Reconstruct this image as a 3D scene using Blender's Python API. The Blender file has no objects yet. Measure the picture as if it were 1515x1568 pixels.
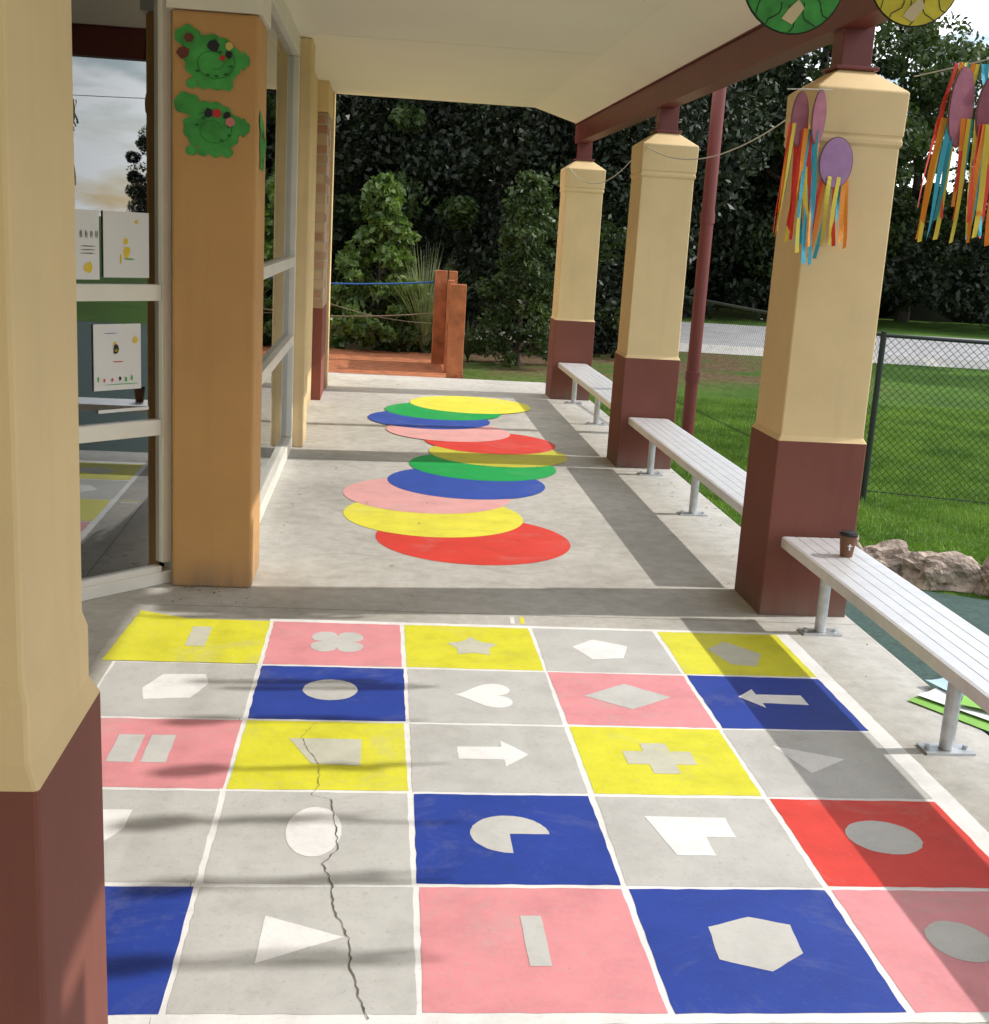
import bpy, math, random
import numpy as np
from mathutils import Vector, Matrix, noise as mnoise
random.seed(7); RNG=np.random.default_rng(11)
SC=bpy.context.scene
COL=SC.collection

# ------------------------------------------------------------------ helpers
def link(o,parent=None):
    COL.objects.link(o)
    if parent is not None: o.parent=parent
    return o
def empty(name):
    e=bpy.data.objects.new(name,None); e.empty_display_size=.2
    return link(e)
def mesh_obj(name,verts,faces,mats,parent=None,midx=None,smooth=False,bevel=0,seg=2):
    me=bpy.data.meshes.new(name); me.from_pydata([tuple(v) for v in verts],[],faces)
    if not isinstance(mats,(list,tuple)): mats=[mats]
    for m in mats: me.materials.append(m)
    if midx is not None: me.polygons.foreach_set('material_index',midx)
    if smooth: me.polygons.foreach_set('use_smooth',[True]*len(me.polygons))
    me.update()
    o=bpy.data.objects.new(name,me); link(o,parent)
    if bevel:
        b=o.modifiers.new('bevel','BEVEL'); b.width=bevel; b.segments=seg; b.limit_method='ANGLE'; b.angle_limit=.6
    return o
class MB:
    def __init__(s): s.v=[];s.f=[];s.m=[]
    def add(s,vs,fs,mi=0):
        n=len(s.v); s.v+= [tuple(v) for v in vs]; s.f+=[tuple(n+i for i in f) for f in fs]; s.m+=[mi]*len(fs)
    def box(s,x0,x1,y0,y1,z0,z1,mi=0,rot=None,org=None):
        vs=[Vector((x,y,z)) for x in(x0,x1) for y in(y0,y1) for z in(z0,z1)]
        if rot is not None:
            vs=[rot@v+Vector(org) for v in vs]
        s.add(vs,[(0,1,3,2),(4,6,7,5),(0,4,5,1),(2,3,7,6),(0,2,6,4),(1,5,7,3)],mi)
    def cyl(s,p0,p1,r0,r1,n=12,mi=0,cap=True):
        p0=Vector(p0);p1=Vector(p1);d=(p1-p0).normalized()
        a=d.orthogonal().normalized();b=d.cross(a)
        vs=[];
        for p,r in((p0,r0),(p1,r1)):
            for k in range(n):
                t=2*math.pi*k/n; vs.append(p+r*(math.cos(t)*a+math.sin(t)*b))
        fs=[(k,(k+1)%n,n+(k+1)%n,n+k) for k in range(n)]
        if cap: fs+=[tuple(range(n))[::-1],tuple(range(n,2*n))]
        s.add(vs,fs,mi)
    def tube(s,pts,r,n=6,mi=0):
        for a,b in zip(pts[:-1],pts[1:]): s.cyl(a,b,r,r,n,mi)
    def obj(s,name,mats,parent=None,**k): return mesh_obj(name,s.v,s.f,mats,parent,midx=s.m,**k)

def N(nt,t,**k):
    n=nt.nodes.new(t)
    for a,b in k.items(): setattr(n,a,b)
    return n
def ramp(nt,fac,stops):
    r=N(nt,'ShaderNodeValToRGB'); e=r.color_ramp.elements
    while len(e)>1: e.remove(e[-1])
    e[0].position=stops[0][0]; e[0].color=(*stops[0][1],1)
    for p,c in stops[1:]:
        x=e.new(p); x.color=(*c,1)
    nt.links.new(fac,r.inputs[0]); return r.outputs[0]
def g3(v): return (v,v,v)
def mix(nt,fac,a,b,mode='MIX'):
    m=N(nt,'ShaderNodeMix',data_type='RGBA',blend_type=mode)
    for s,v in((m.inputs[0],fac),(m.inputs[6],a),(m.inputs[7],b)):
        if isinstance(v,bpy.types.NodeSocket): nt.links.new(v,s)
        elif isinstance(v,(int,float)): s.default_value=v
        else: s.default_value=(*v,1)
    return m.outputs[2]
def nz(nt,scale,detail=4,rough=.55,vec=None,dist=0):
    n=N(nt,'ShaderNodeTexNoise'); n.inputs['Scale'].default_value=scale; n.inputs['Detail'].default_value=detail
    n.inputs['Roughness'].default_value=rough; n.inputs['Distortion'].default_value=dist
    if vec is None:
        g=N(nt,'ShaderNodeNewGeometry'); vec=g.outputs['Position']
    nt.links.new(vec,n.inputs['Vector']); return n.outputs['Fac']
def base_mat(name):
    m=bpy.data.materials.new(name); m.use_nodes=True
    nt=m.node_tree; return m,nt,nt.nodes['Principled BSDF']
def bump(nt,p,h,strength=.3,dist=.01):
    b=N(nt,'ShaderNodeBump'); b.inputs['Strength'].default_value=strength; b.inputs['Distance'].default_value=dist
    nt.links.new(h,b.inputs['Height']); nt.links.new(b.outputs[0],p.inputs['Normal'])
def MAT(name,col,rough=.7,var=.15,scale=6,bmp=.15,bscale=80,metal=0,spec=.4,dist=.003):
    m,nt,p=base_mat(name)
    c=Vector(col)
    if var:
        f=nz(nt,scale,3)
        o=ramp(nt,f,[(.3,tuple(c*(1-var))),(.7,tuple(min(1,x) for x in c*(1+var)))])
        nt.links.new(o,p.inputs['Base Color'])
    else: p.inputs['Base Color'].default_value=(*col,1)
    p.inputs['Roughness'].default_value=rough; p.inputs['Metallic'].default_value=metal
    p.inputs['Specular IOR Level'].default_value=spec
    if bmp: bump(nt,p,nz(nt,bscale,2),bmp,dist)
    return m
def wall_mat(name,col,dirt=.25):
    m,nt,p=base_mat(name); c=Vector(col)
    a=nz(nt,1.7,4,.6); v=ramp(nt,a,[(.3,tuple(c*.90)),(.7,tuple(min(1,x) for x in c*1.05))])
    g=N(nt,'ShaderNodeNewGeometry'); mp=N(nt,'ShaderNodeMapping'); mp.inputs['Scale'].default_value=(14,14,1.2); nt.links.new(g.outputs['Position'],mp.inputs[0])
    s=nz(nt,1,3,.6,vec=mp.outputs[0]); v=mix(nt,ramp(nt,s,[(.55,g3(0)),(.8,g3(dirt))]),v,tuple(c*.62))
    sx=N(nt,'ShaderNodeSeparateXYZ'); nt.links.new(g.outputs['Position'],sx.inputs[0])
    mr=N(nt,'ShaderNodeMapRange'); mr.inputs[1].default_value=.16; mr.inputs[2].default_value=0; nt.links.new(sx.outputs[2],mr.inputs[0])
    mu=N(nt,'ShaderNodeMath',operation='MULTIPLY'); nt.links.new(mr.outputs[0],mu.inputs[0]); nt.links.new(ramp(nt,s,[(.3,g3(.2)),(.7,g3(.8))]),mu.inputs[1])
    v=mix(nt,mu.outputs[0],v,(.20,.165,.13))
    nt.links.new(v,p.inputs['Base Color']); p.inputs['Roughness'].default_value=.8; p.inputs['Specular IOR Level'].default_value=.3
    bump(nt,p,nz(nt,170,2,.7),.4,.002); return m
# ---- concrete & floor paint
def concrete_color(nt):
    a=nz(nt,1.1,4,.65); c1=ramp(nt,a,[(.3,(.42,.405,.37)),(.5,(.51,.495,.46)),(.72,(.58,.565,.53))])
    b=nz(nt,11,5,.75); c2=mix(nt,.6,c1,ramp(nt,b,[(.3,g3(.34)),(.7,g3(.62))]),'OVERLAY')
    c3=mix(nt,ramp(nt,b,[(.64,g3(0)),(.72,g3(.5))]),c2,(.27,.25,.22))
    st=nz(nt,2.3,3,.55,dist=1.2); return mix(nt,ramp(nt,st,[(.58,g3(0)),(.72,g3(.5))]),c3,(.36,.34,.305))
def concrete():
    m,nt,p=base_mat('concrete'); nt.links.new(concrete_color(nt),p.inputs['Base Color'])
    p.inputs['Roughness'].default_value=.78; p.inputs['Specular IOR Level'].default_value=.25
    bump(nt,p,nz(nt,110,3,.7),.4,.003); return m
def paint(name,col,wear=.5,rough=.55,under=(.50,.485,.45),scuff=.5,fine=1.0):
    m,nt,p=base_mat(name); c=Vector(col)
    b=nz(nt,4.5,5,.7)
    v=ramp(nt,b,[(.28,tuple(c*.84)),(.5,tuple(c)),(.72,tuple(min(1,x) for x in c*1.10))])
    f=nz(nt,45,4,.8)
    w1=ramp(nt,f,[(.57,g3(0)),(.70,g3(wear*fine))])
    o=mix(nt,w1,v,under)
    w2=ramp(nt,nz(nt,2.1,6,.75,dist=.8),[(.54,g3(0)),(.64,g3(wear*scuff)),(.78,g3(wear*.9))])
    o=mix(nt,w2,o,under)
    dk=ramp(nt,f,[(.26,g3(.35)),(.36,g3(0))]); o=mix(nt,dk,o,(.12,.11,.10))
    nt.links.new(o,p.inputs['Base Color']); p.inputs['Roughness'].default_value=rough
    p.inputs['Specular IOR Level'].default_value=.35
    bump(nt,p,f,.25,.003); return m
M_conc=concrete()
PY=paint('yellow_floor_paint',(.76,.74,.045),.4); PP=paint('pink_floor_paint',(.80,.32,.36),.5); PB=paint('blue_floor_paint',(.022,.06,.37),.2,fine=.25)
PR=paint('red_floor_paint',(.74,.06,.045),.28,fine=.25); PG=paint('grey_floor_paint',(.58,.58,.57),.8,under=(.43,.42,.395)); PW=paint('white_floor_paint',(.89,.89,.90),.3)
PC=paint('bare_grey_shape',(.62,.62,.61),.5); PCY=paint('faded_grey_shape',(.62,.62,.52),.6,under=(.68,.66,.25),scuff=.9); PGR=paint('green_floor_paint',(.01,.40,.09),.2,fine=.3)
PY2=paint('yellow_spot_paint',(.84,.78,.08),.25,fine=.6); PP2=paint('pink_spot_paint',(.82,.42,.42),.45); PO=paint('darker_yellow_spot_paint',(.62,.58,.06),.35); PB2=paint('blue_spot_paint',(.035,.09,.44),.22,fine=.3)  # one spot uses a darker yellow than the others
M_cream=wall_mat('cream_render',(.77,.58,.32),.16)
M_tan=wall_mat('tan_render',(.57,.325,.135),.22)
M_brown=wall_mat('maroon_render',(.205,.073,.055),.35)
M_red=MAT('maroon_steel_paint',(.16,.036,.032),.45,.1,3,0)
M_ceil=MAT('cream_ceiling_paint',(.92,.88,.75),.6,.025,.8,.05,90)
M_white=MAT('white_aluminium_frame',(.80,.77,.70),.4,.05,3,0)
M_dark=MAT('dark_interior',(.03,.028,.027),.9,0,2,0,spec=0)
M_alu=MAT('brushed_aluminium',(.72,.73,.75),.42,.06,12,0,metal=.45,spec=.5)
M_galv=MAT('galvanised_steel',(.52,.54,.56),.45,.15,25,0,metal=.6)
M_timber=MAT('red_timber',(.40,.14,.06),.7,.3,7,.3,40)
M_paper=MAT('white_paper',(.76,.76,.78),.8,0,5,0)
M_crack=MAT('crack_dirt',(.15,.14,.125),1,.3,30,0)
M_stain=MAT('joint_filler',(.24,.23,.21),1,.2,20,0)

# ------------------------------------------------------------------ world, sun, camera
SUN=Vector((1,.08,.86)).normalized()
el=math.asin(SUN.z); az=math.atan2(SUN.x,SUN.y)
w=bpy.data.worlds.new('World'); SC.world=w; w.use_nodes=True
nt=w.node_tree; bg=nt.nodes['Background']
sky=N(nt,'ShaderNodeTexSky',sky_type='NISHITA'); sky.sun_disc=False; sky.sun_elevation=el; sky.sun_rotation=az; sky.dust_density=.6
tc=N(nt,'ShaderNodeTexCoord'); mp=N(nt,'ShaderNodeMapping'); mp.inputs['Scale'].default_value=(1,1,4.0)
nt.links.new(tc.outputs['Generated'],mp.inputs[0])
cl=nz(nt,6.5,5,.55,vec=mp.outputs[0],dist=.3); clf=ramp(nt,cl,[(.42,g3(0)),(.55,g3(.97))])
nt.links.new(mix(nt,clf,sky.outputs[0],(16,16.2,16.4)),bg.inputs[0]); bg.inputs[1].default_value=.15
sl=bpy.data.lights.new('sun','SUN'); sl.energy=3.4; sl.angle=math.radians(.8); sl.color=(1,.95,.87)
so=link(bpy.data.objects.new('sun',sl)); so.rotation_euler=SUN.to_track_quat('Z','Y').to_euler(); so.location=(10,0,12)
cam=bpy.data.cameras.new('camera'); cam.sensor_fit='HORIZONTAL'; cam.sensor_width=36; cam.lens=1869.9/1515*36; cam.clip_end=2000; cam.clip_start=.05
co=link(bpy.data.objects.new('camera',cam)); SC.camera=co
pi_,ya,ro=.2236,.1011,.0597
F=Vector((math.sin(ya)*math.cos(pi_),math.cos(ya)*math.cos(pi_),-math.sin(pi_))); R=Vector((math.cos(ya),-math.sin(ya),0)); U=R.cross(F)
cr,sr=math.cos(ro),math.sin(ro); CX=cr*R+sr*U; CY=cr*U-sr*R
Mx=Matrix((CX,CY,-F)).transposed().to_4x4(); Mx.translation=Vector((0,0,1.7)); co.matrix_world=Mx
try:
    SC.view_settings.view_transform='Standard'; SC.view_settings.look='None'; SC.view_settings.exposure=0
except Exception: pass

# ------------------------------------------------------------------ ground
def lawn_mat():
    m,nt,p=base_mat('lawn')
    a=nz(nt,.55,4,.6); b=nz(nt,14,4,.7)
    c=ramp(nt,b,[(.3,(.045,.095,.015)),(.55,(.09,.18,.03)),(.75,(.15,.25,.05))])
    mulch=ramp(nt,b,[(.3,(.06,.04,.02)),(.7,(.22,.15,.09))])
    g=N(nt,'ShaderNodeNewGeometry'); sx=N(nt,'ShaderNodeSeparateXYZ'); nt.links.new(g.outputs['Position'],sx.inputs[0])
    mr=N(nt,'ShaderNodeMapRange'); mr.inputs[1].default_value=15; mr.inputs[2].default_value=17; nt.links.new(sx.outputs[1],mr.inputs[0])
    mr2=N(nt,'ShaderNodeMapRange'); mr2.inputs[1].default_value=7.5; mr2.inputs[2].default_value=5.5; nt.links.new(sx.outputs[0],mr2.inputs[0])
    ad=N(nt,'ShaderNodeMath',operation='MULTIPLY'); nt.links.new(mr.outputs[0],ad.inputs[0]); nt.links.new(ramp(nt,a,[(.40,g3(0)),(.5,g3(1))]),ad.inputs[1])
    ad2=N(nt,'ShaderNodeMath',operation='MULTIPLY'); nt.links.new(ad.outputs[0],ad2.inputs[0]); nt.links.new(mr2.outputs[0],ad2.inputs[1])
    c=mix(nt,ramp(nt,a,[(.35,g3(.55)),(.6,g3(0))]),c,(.035,.075,.015))
    o=mix(nt,ad2.outputs[0],c,mulch); nt.links.new(o,p.inputs['Base Color']); p.inputs['Roughness'].default_value=.95
    p.inputs['Specular IOR Level'].default_value=.1
    bump(nt,p,nz(nt,60,2),.8,.03); return m
M_lawn=lawn_mat()
mesh_obj('ground',[(-400,-400,-.10),(400,-400,-.10),(400,400,-.10),(-400,400,-.10)],[(0,1,2,3)],M_lawn)
M_soft=MAT('green_softfall',(.045,.085,.075),.9,.25,30,.4,150,dist=.005)
mesh_obj('softfall_surface',[(2.31,-8,-.08),(14,-8,-.08),(14,4.6,-.08),(4.3,5.6,-.08),(3.3,6.1,-.08),(2.31,6.6,-.08)],[(0,1,2,3,4,5)],M_soft)
M_road=MAT('road_asphalt',(.34,.34,.35),.85,.15,2,0)
rd=MB(); rd.add([(-6,22.2,-.08),(60,16,-.08),(60,24,-.08),(-6,30.2,-.08)],[(0,1,2,3)]); 
rd.obj('road',[M_road])
k=MB()
k.add([(-6,22.0,-.1),(60,15.8,-.1),(60,16,.03),(-6,22.2,.03),(-6,22.2,-.1),(60,16,-.1)],[(0,1,2,3),(3,2,5,4)])
k.obj('road_kerb',[M_conc])
sb=MB(); sb.box(-8,2.30,-8,14.5,-.12,0); slab=sb.obj('concrete_path',[M_conc],bevel=.012)

# ------------------------------------------------------------------ painted game grid (thin paint films)
gx,gy,sx_,sy_=-.4201,5.1460,.5662,.5514
Z1,Z2,Z3,Z4=.0008,.0016,.0024,.0034
grid=empty('painted_floor_grid')
cols=['YPYGY','GBGPB','PYGYG','GGBGR','BGPBP']
CM={'Y':PY,'P':PP,'G':PG,'B':PB,'R':PR}
names={'Y':'yellow','P':'pink','G':'grey','B':'blue','R':'red'}
def ragged(pts,step=.04,amp=.0022):
    out=[]
    for a,b in zip(pts,pts[1:]+pts[:1]):
        L=math.hypot(b[0]-a[0],b[1]-a[1]); n=max(1,int(L/step))
        for i in range(n):
            t=i/n; out.append((a[0]+(b[0]-a[0])*t+random.uniform(-amp,amp),a[1]+(b[1]-a[1])*t+random.uniform(-amp,amp)))
    return out
def flat(pts,z,mat,name,parent): return mesh_obj(name,[(p[0],p[1],z) for p in pts],[tuple(range(len(pts)))],mat,parent)
def wob(a): return a+random.uniform(-.004,.004)
for j in range(5):
    for c in range(5):
        x0=gx+(c-1)*sx_; x1=x0+sx_; y1=gy-j*sy_; y0=y1-sy_; e=.009
        pts=[(wob(x0+e),wob(y0+e)),(wob(x1-e),wob(y0+e)),(wob(x1-e),wob(y1-e)),(wob(x0+e),wob(y1-e))]
        if c==0 and j==0: pts=[(-1.03,y0+e),(x1-e,y0+e),(x1-e,y1-e),(x0+.2,y1+.0),(-1.0,y1+.09)]
        flat(ragged(pts),Z2,CM[cols[j][c]],'%s_tile'%names[cols[j][c]],grid)
X0=gx-sx_; X1=gx+4*sx_; Y1=gy; Y0=gy-5*sy_
flat(ragged([(gx-.02,Y0-.03),(X1+.075,Y0-.03),(X1+.055,Y1+.025),(gx-.015,Y1+.028)]),Z1,PW,'white_lines',grid)
flat([(X0,Y0-.03),(gx-.021,Y0-.03),(gx-.021,Y1-sy_),(X0,Y1-sy_)],Z1,PW,'white_lines_side',grid)
def shape(j,c,pts,mat,name,clean=False):
    x0=gx+(c-1)*sx_; y1=gy-j*sy_
    P=[(x0+u*sx_,y1-v*sy_) for u,v in pts]
    A=sum(P[i][0]*P[(i+1)%len(P)][1]-P[(i+1)%len(P)][0]*P[i][1] for i in range(len(P)))
    if A<0: P=P[::-1]
    flat(P if clean else ragged(P,.03,.0012),Z3,mat,name,grid)
def ell(cu,cv,ru,rv,a0=0,a1=360,n=40):
    return [(cu+ru*math.cos(math.radians(a0+(a1-a0)*k/n)),cv+rv*math.sin(math.radians(a0+(a1-a0)*k/n))) for k in range(n+(0 if a1-a0==360 else 1))]
shape(0,0,[(.43,.2),(.57,.2),(.57,.65),(.43,.65)],PCY,'square_shape')
fl=[]
for k in range(80):
    t=2*math.pi*k/80; r=.10+.115*abs(math.cos(2*(t-math.pi/4)))**.5; fl.append((.51+r*math.cos(t)*1.05,.47+r*math.sin(t)*1.25))
shape(0,1,fl,PC,'flower_shape',True)
st=[]
for k in range(10):
    t=math.pi*k/5-math.pi/2; r=(.20,.125)[k%2]; st.append((.51+r*math.cos(t),.5+r*math.sin(t)*1.1))
shape(0,2,st,PCY,'star_shape')
shape(0,3,[(.27,.44),(.45,.26),(.70,.40),(.62,.68),(.38,.72)],PW,'pentagon_shape')
shape(0,4,[(.32,.42),(.50,.22),(.72,.5),(.60,.78),(.42,.76)],PCY,'pentagon_shape')
shape(1,0,[(.29,.5),(.38,.24),(.66,.22),(.70,.40),(.62,.66),(.33,.70)],PW,'hexagon_shape')
shape(1,1,ell(.5,.46,.18,.19),PC,'circle_shape')
h=[]
for k in range(50):
    t=2*math.pi*(k+.5)/50; xx=16*math.sin(t)**3; yy=13*math.cos(t)-5*math.cos(2*t)-2*math.cos(3*t)-math.cos(4*t)
    h.append((.54+yy*.0135, .5+xx*.0138))
shape(1,2,h,PW,'heart_shape',True)
shape(1,3,[(.2,.47),(.52,.22),(.8,.46),(.49,.70)],PC,'diamond_shape')
shape(1,4,[(.28,.42),(.42,.27),(.42,.37),(.74,.37),(.74,.55),(.42,.53),(.42,.62)],PW,'arrow_shape')
shape(2,0,[(.30,.27),(.45,.27),(.45,.66),(.30,.66)],PC,'bar_shape'); shape(2,0,[(.49,.27),(.63,.27),(.63,.66),(.49,.66)],PC,'bar_shape')
shape(2,1,[(.29,.28),(.72,.28),(.72,.66),(.44,.64)],PCY,'trapezoid_shape')
shape(2,2,[(.29,.36),(.56,.36),(.56,.26),(.71,.46),(.56,.64),(.56,.54),(.29,.54)],PW,'arrow_shape')
a,b,c_,d=.29,.42,.58,.71
shape(2,3,[(b,.26),(c_,.26),(c_,.38),(d,.38),(d,.57),(c_,.57),(c_,.70),(b,.70),(b,.57),(a,.57),(a,.38),(b,.38)],PCY,'plus_shape')
shape(2,4,[(.26,.26),(.66,.45),(.38,.66)],PW,'triangle_shape')
shape(3,0,[(.38,.25),(.56,.25),(.56,.45),(.46,.66),(.38,.66)],PW,'square_shape')
shape(3,1,ell(.5,.46,.14,.27),PW,'circle_shape')
shape(3,2,[(.5,.47)]+ell(.5,.47,.205,.205,90,360),PC,'three_quarter_circle_shape')
shape(3,3,[(.25,.25),(.69,.26),(.69,.48),(.53,.48),(.53,.68),(.33,.68)],PW,'ell_shape')
shape(3,4,ell(.5,.46,.2,.19),PC,'circle_shape')
shape(4,1,[(.33,.27),(.68,.44),(.32,.64)],PW,'triangle_shape')
shape(4,2,[(.467,.26),(.565,.26),(.565,.66),(.47,.66)],PC,'bar_shape')
shape(4,3,[(.32,.35),(.53,.26),(.705,.33),(.69,.56),(.51,.70),(.30,.61)],PC,'hexagon_shape')
shape(4,4,ell(.46,.46,.15,.17),PC,'circle_shape')
flat([(.63,5.20),(.65,5.20),(.655,5.30),(.635,5.30)],Z1,PW,'small_mark',grid); flat([(.675,5.20),(.695,5.20),(.70,5.30),(.68,5.30)],Z1,PY2,'small_mark',grid)
# crack in the slab
crack=[(.44,2.03),(.36,2.25),(.40,2.42),(.49,2.66),(.50,2.93),(.46,3.05),(.57,3.10),(.60,3.35),(.63,3.65),(.56,3.80),(.61,3.99),(.63,4.22),(.70,4.45),(.72,4.70),(.76,4.90),(.80,5.04)]
P=[]
for (u,v),(u2,v2) in zip(crack[:-1],crack[1:]):
    for t in np.linspace(0,1,9)[:-1]:
        P.append((gx+(u+(u2-u)*t)*sx_+random.uniform(-.004,.004),gy-(v+(v2-v)*t)*sy_))
vs=[];fs=[]
for i,p in enumerate(P):
    wd=random.uniform(.0004,.0019)*(.7 if i<40 else 1.35)
    vs+=[(p[0]-wd,p[1],Z4),(p[0]+wd,p[1],Z4)]
    if i: fs.append((2*i-2,2*i-1,2*i+1,2*i))
mesh_obj('slab_crack',vs,fs,M_crack)
jn=MB()
for y in (5.33,9.0,12.9): jn.add([(-1.0,y,.0006),(2.29,y,.0006),(2.29,y+.005,.0006),(-1.0,y+.005,.0006)],[(0,1,2,3)])
for pts in ([(-.3,6.25),(-.22,6.29),(-.1,6.32),(-.02,6.29),(.05,6.28),(.22,6.35)],[(-.5,7.9),(-.35,7.97),(-.2,8.0),(.1,7.92),(.2,7.99),(.3,8.02)],[(.1,5.25),(.16,5.4),(.12,5.5)]):
    for (a1,b1),(a2,b2) in zip(pts[:-1],pts[1:]):
        jn.add([(a1,b1,.0007),(a2,b2,.0007),(a2,b2+.003,.0007),(a1,b1+.003,.0007)],[(0,1,2,3)])
jn.obj('slab_joints',[M_stain])
lt=MB()
def bit(x,y):
    s=random.uniform(.006,.018); a=random.uniform(0,6.28); c0,s0=math.cos(a),math.sin(a)
    q=[(-s,0,.002),(0,s*.35,.006),(s,0,.003),(0,-s*.35,.004)]
    lt.add([(x+u*c0-v*s0,y+u*s0+v*c0,z+.003) for u,v,z in q],[(0,1,2,3)],random.randrange(2))
for i in range(16): bit(random.uniform(-.9,-.5),random.uniform(5.35,5.62))
for i in range(50): bit(2.27-abs(random.gauss(0,.12)),random.uniform(4.4,14))
for i in range(28): bit(random.uniform(-.6,2.2),random.uniform(5.2,14.2))
for i in range(20): bit(-.55+abs(random.gauss(0,.06)),random.uniform(6.1,13))
lt.obj('leaf_litter',[MAT('dry_leaf',(.16,.09,.04),var=0,bmp=0),MAT('pale_leaf',(.30,.24,.12),var=0,bmp=0)])

# ------------------------------------------------------------------ caterpillar spots
spots=empty('painted_caterpillar_spots')
SP=[(.57,.555,6.17,PR),(.365,.55,6.73,PY2),(.345,.55,7.32,PP2),(.635,.55,7.77,PB2),(.80,.55,8.40,PGR),(.965,.55,8.94,PO),(.945,.545,9.47,PR),(.62,.54,9.97,PP2),(.475,.56,10.57,PB2),(.63,.56,11.13,PGR),(.93,.61,11.62,PY2)]
for i,(x,r,yb,m) in enumerate(SP):
    flat([(x+r*math.cos(t),yb+r+r*math.sin(t)) for t in np.linspace(0,2*math.pi,65)[:-1]],.0012+.0007*i,m,'spot',spots)

# ------------------------------------------------------------------ pillars
def rings(mb,cx,cy,prof):
    prev=None
    for z,hw,mi in prof:
        base=len(mb.v)
        mb.v+=[(cx-hw,cy-hw,z),(cx+hw,cy-hw,z),(cx+hw,cy+hw,z),(cx-hw,cy+hw,z)]
        if prev is not None:
            for k_ in range(4):
                mb.f.append((prev+k_,prev+(k_+1)%4,base+(k_+1)%4,base+k_)); mb.m.append(mi)
        prev=base
    mb.f.append((prev,prev+1,prev+2,prev+3)); mb.m.append(prof[-1][2])
PROF=[(0,.214,1),(.845,.214,1),(.87,.200,0),(2.17,.197,0),(2.185,.206,0),(2.20,.206,0),(2.215,.200,0),(2.225,.207,0),(2.41,.210,0),(2.505,.075,0)]
def pillar(y):
    e=empty('porch_pillar'); cx=2.064
    mb=MB(); rings(mb,cx,y+.214,PROF); mb.obj('rendered_shaft',[M_cream,M_brown],e,bevel=.007)
    p=MB(); p.box(cx-.07,cx+.07,y+.214-.07,y+.214+.07,2.49,2.70); p.box(cx-.10,cx+.10,y+.114,y+.314,2.503,2.52); p.obj('steel_post',[M_red],e,bevel=.004)
for y in (5.443,9.145,13.016,1.74): pillar(y)
fp=empty('entry_pillar')
mb=MB(); rings(mb,-.690,1.94,[(0,.214,1),(.85,.208,1),(.885,.192,0),(.98,.192,0),(1.01,.184,0),(3.0,.184,0)]); mb.obj('rendered_shaft',[M_cream,M_brown],fp,bevel=.008)

# ------------------------------------------------------------------ building
b=empty('kindergarten_building')
mb=MB(); mb.box(-.93,-.563,5.62,6.0,0,2.55); mb.obj('tan_pier',[M_tan],b,bevel=.012)
mb=MB(); mb.box(-.95,-.55,5.60,6.02,2.552,3.0); mb.obj('pier_head',[M_white],b)
mb=MB(); mb.box(-.80,-.563,9.43,9.80,0,3.0); mb.obj('cream_pier',[M_cream],b,bevel=.012)
mb=MB(); mb.box(-.80,-.66,9.80,12.1,0,3.0); mb.box(-.80,-.545,13.0,13.3,0,3.0); mb.box(-.80,-.60,13.3,14.4,0,3.0); mb.obj('cream_wall',[M_cream],b)
def brick_mat():
    m,nt,p=base_mat('banded_brick')
    g=N(nt,'ShaderNodeNewGeometry'); sp=N(nt,'ShaderNodeSeparateXYZ'); nt.links.new(g.outputs['Position'],sp.inputs[0])
    ad=N(nt,'ShaderNodeMath',operation='ADD'); nt.links.new(sp.outputs[0],ad.inputs[0]); nt.links.new(sp.outputs[1],ad.inputs[1])
    cb=N(nt,'ShaderNodeCombineXYZ'); nt.links.new(ad.outputs[0],cb.inputs[0]); nt.links.new(sp.outputs[2],cb.inputs[1])
    br=N(nt,'ShaderNodeTexBrick'); nt.links.new(cb.outputs[0],br.inputs[0]); br.inputs['Scale'].default_value=1
    br.inputs['Brick Width'].default_value=.24; br.inputs['Row Height'].default_value=.09; br.inputs['Mortar Size'].default_value=.008
    br.inputs['Color1'].default_value=(.34,.14,.10,1); br.inputs['Color2'].default_value=(.55,.42,.28,1); br.inputs['Mortar'].default_value=(.42,.36,.3,1); br.inputs['Bias'].default_value=.1
    lo=N(nt,'ShaderNodeMath',operation='LESS_THAN'); lo.inputs[1].default_value=.9; nt.links.new(sp.outputs[2],lo.inputs[0])
    nt.links.new(mix(nt,lo.outputs[0],br.outputs[0],(.24,.075,.055)),p.inputs['Base Color']); p.inputs['Roughness'].default_value=.85
    bump(nt,p,br.outputs['Fac'],-.4,.01); return m
M_brick=brick_mat()
mb=MB(); mb.box(-.70,-.568,12.1,12.98,0,2.72); mb.obj('banded_brick_pier',[M_brick],b)
mb=MB(); mb.box(-.72,-.56,12.08,12.99,2.722,3.0); mb.obj('brick_pier_head',[M_cream],b)
def glass_mat():
    m,nt,p=base_mat('window_glass'); nt.nodes.remove(p); out=nt.nodes['Material Output']
    t=N(nt,'ShaderNodeBsdfTransparent'); t.inputs[0].default_value=(.55,.58,.57,1)
    g=N(nt,'ShaderNodeBsdfGlossy'); g.inputs['Roughness'].default_value=.01; g.inputs[0].default_value=(.9,.93,.95,1)
    fr=N(nt,'ShaderNodeFresnel'); fr.inputs[0].default_value=1.6
    mr=N(nt,'ShaderNodeMapRange'); mr.inputs[1].default_value=0; mr.inputs[2].default_value=1; mr.inputs[3].default_value=.13; mr.inputs[4].default_value=1; nt.links.new(fr.outputs[0],mr.inputs[0])
    mx=N(nt,'ShaderNodeMixShader'); nt.links.new(mr.outputs[0],mx.inputs[0]); nt.links.new(t.outputs[0],mx.inputs[1]); nt.links.new(g.outputs[0],mx.inputs[2]); nt.links.new(mx.outputs[0],out.inputs[0]); return m
M_glass=glass_mat()
fr=MB(); gl=MB()
Ya,Yb=6.0,9.43
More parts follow.
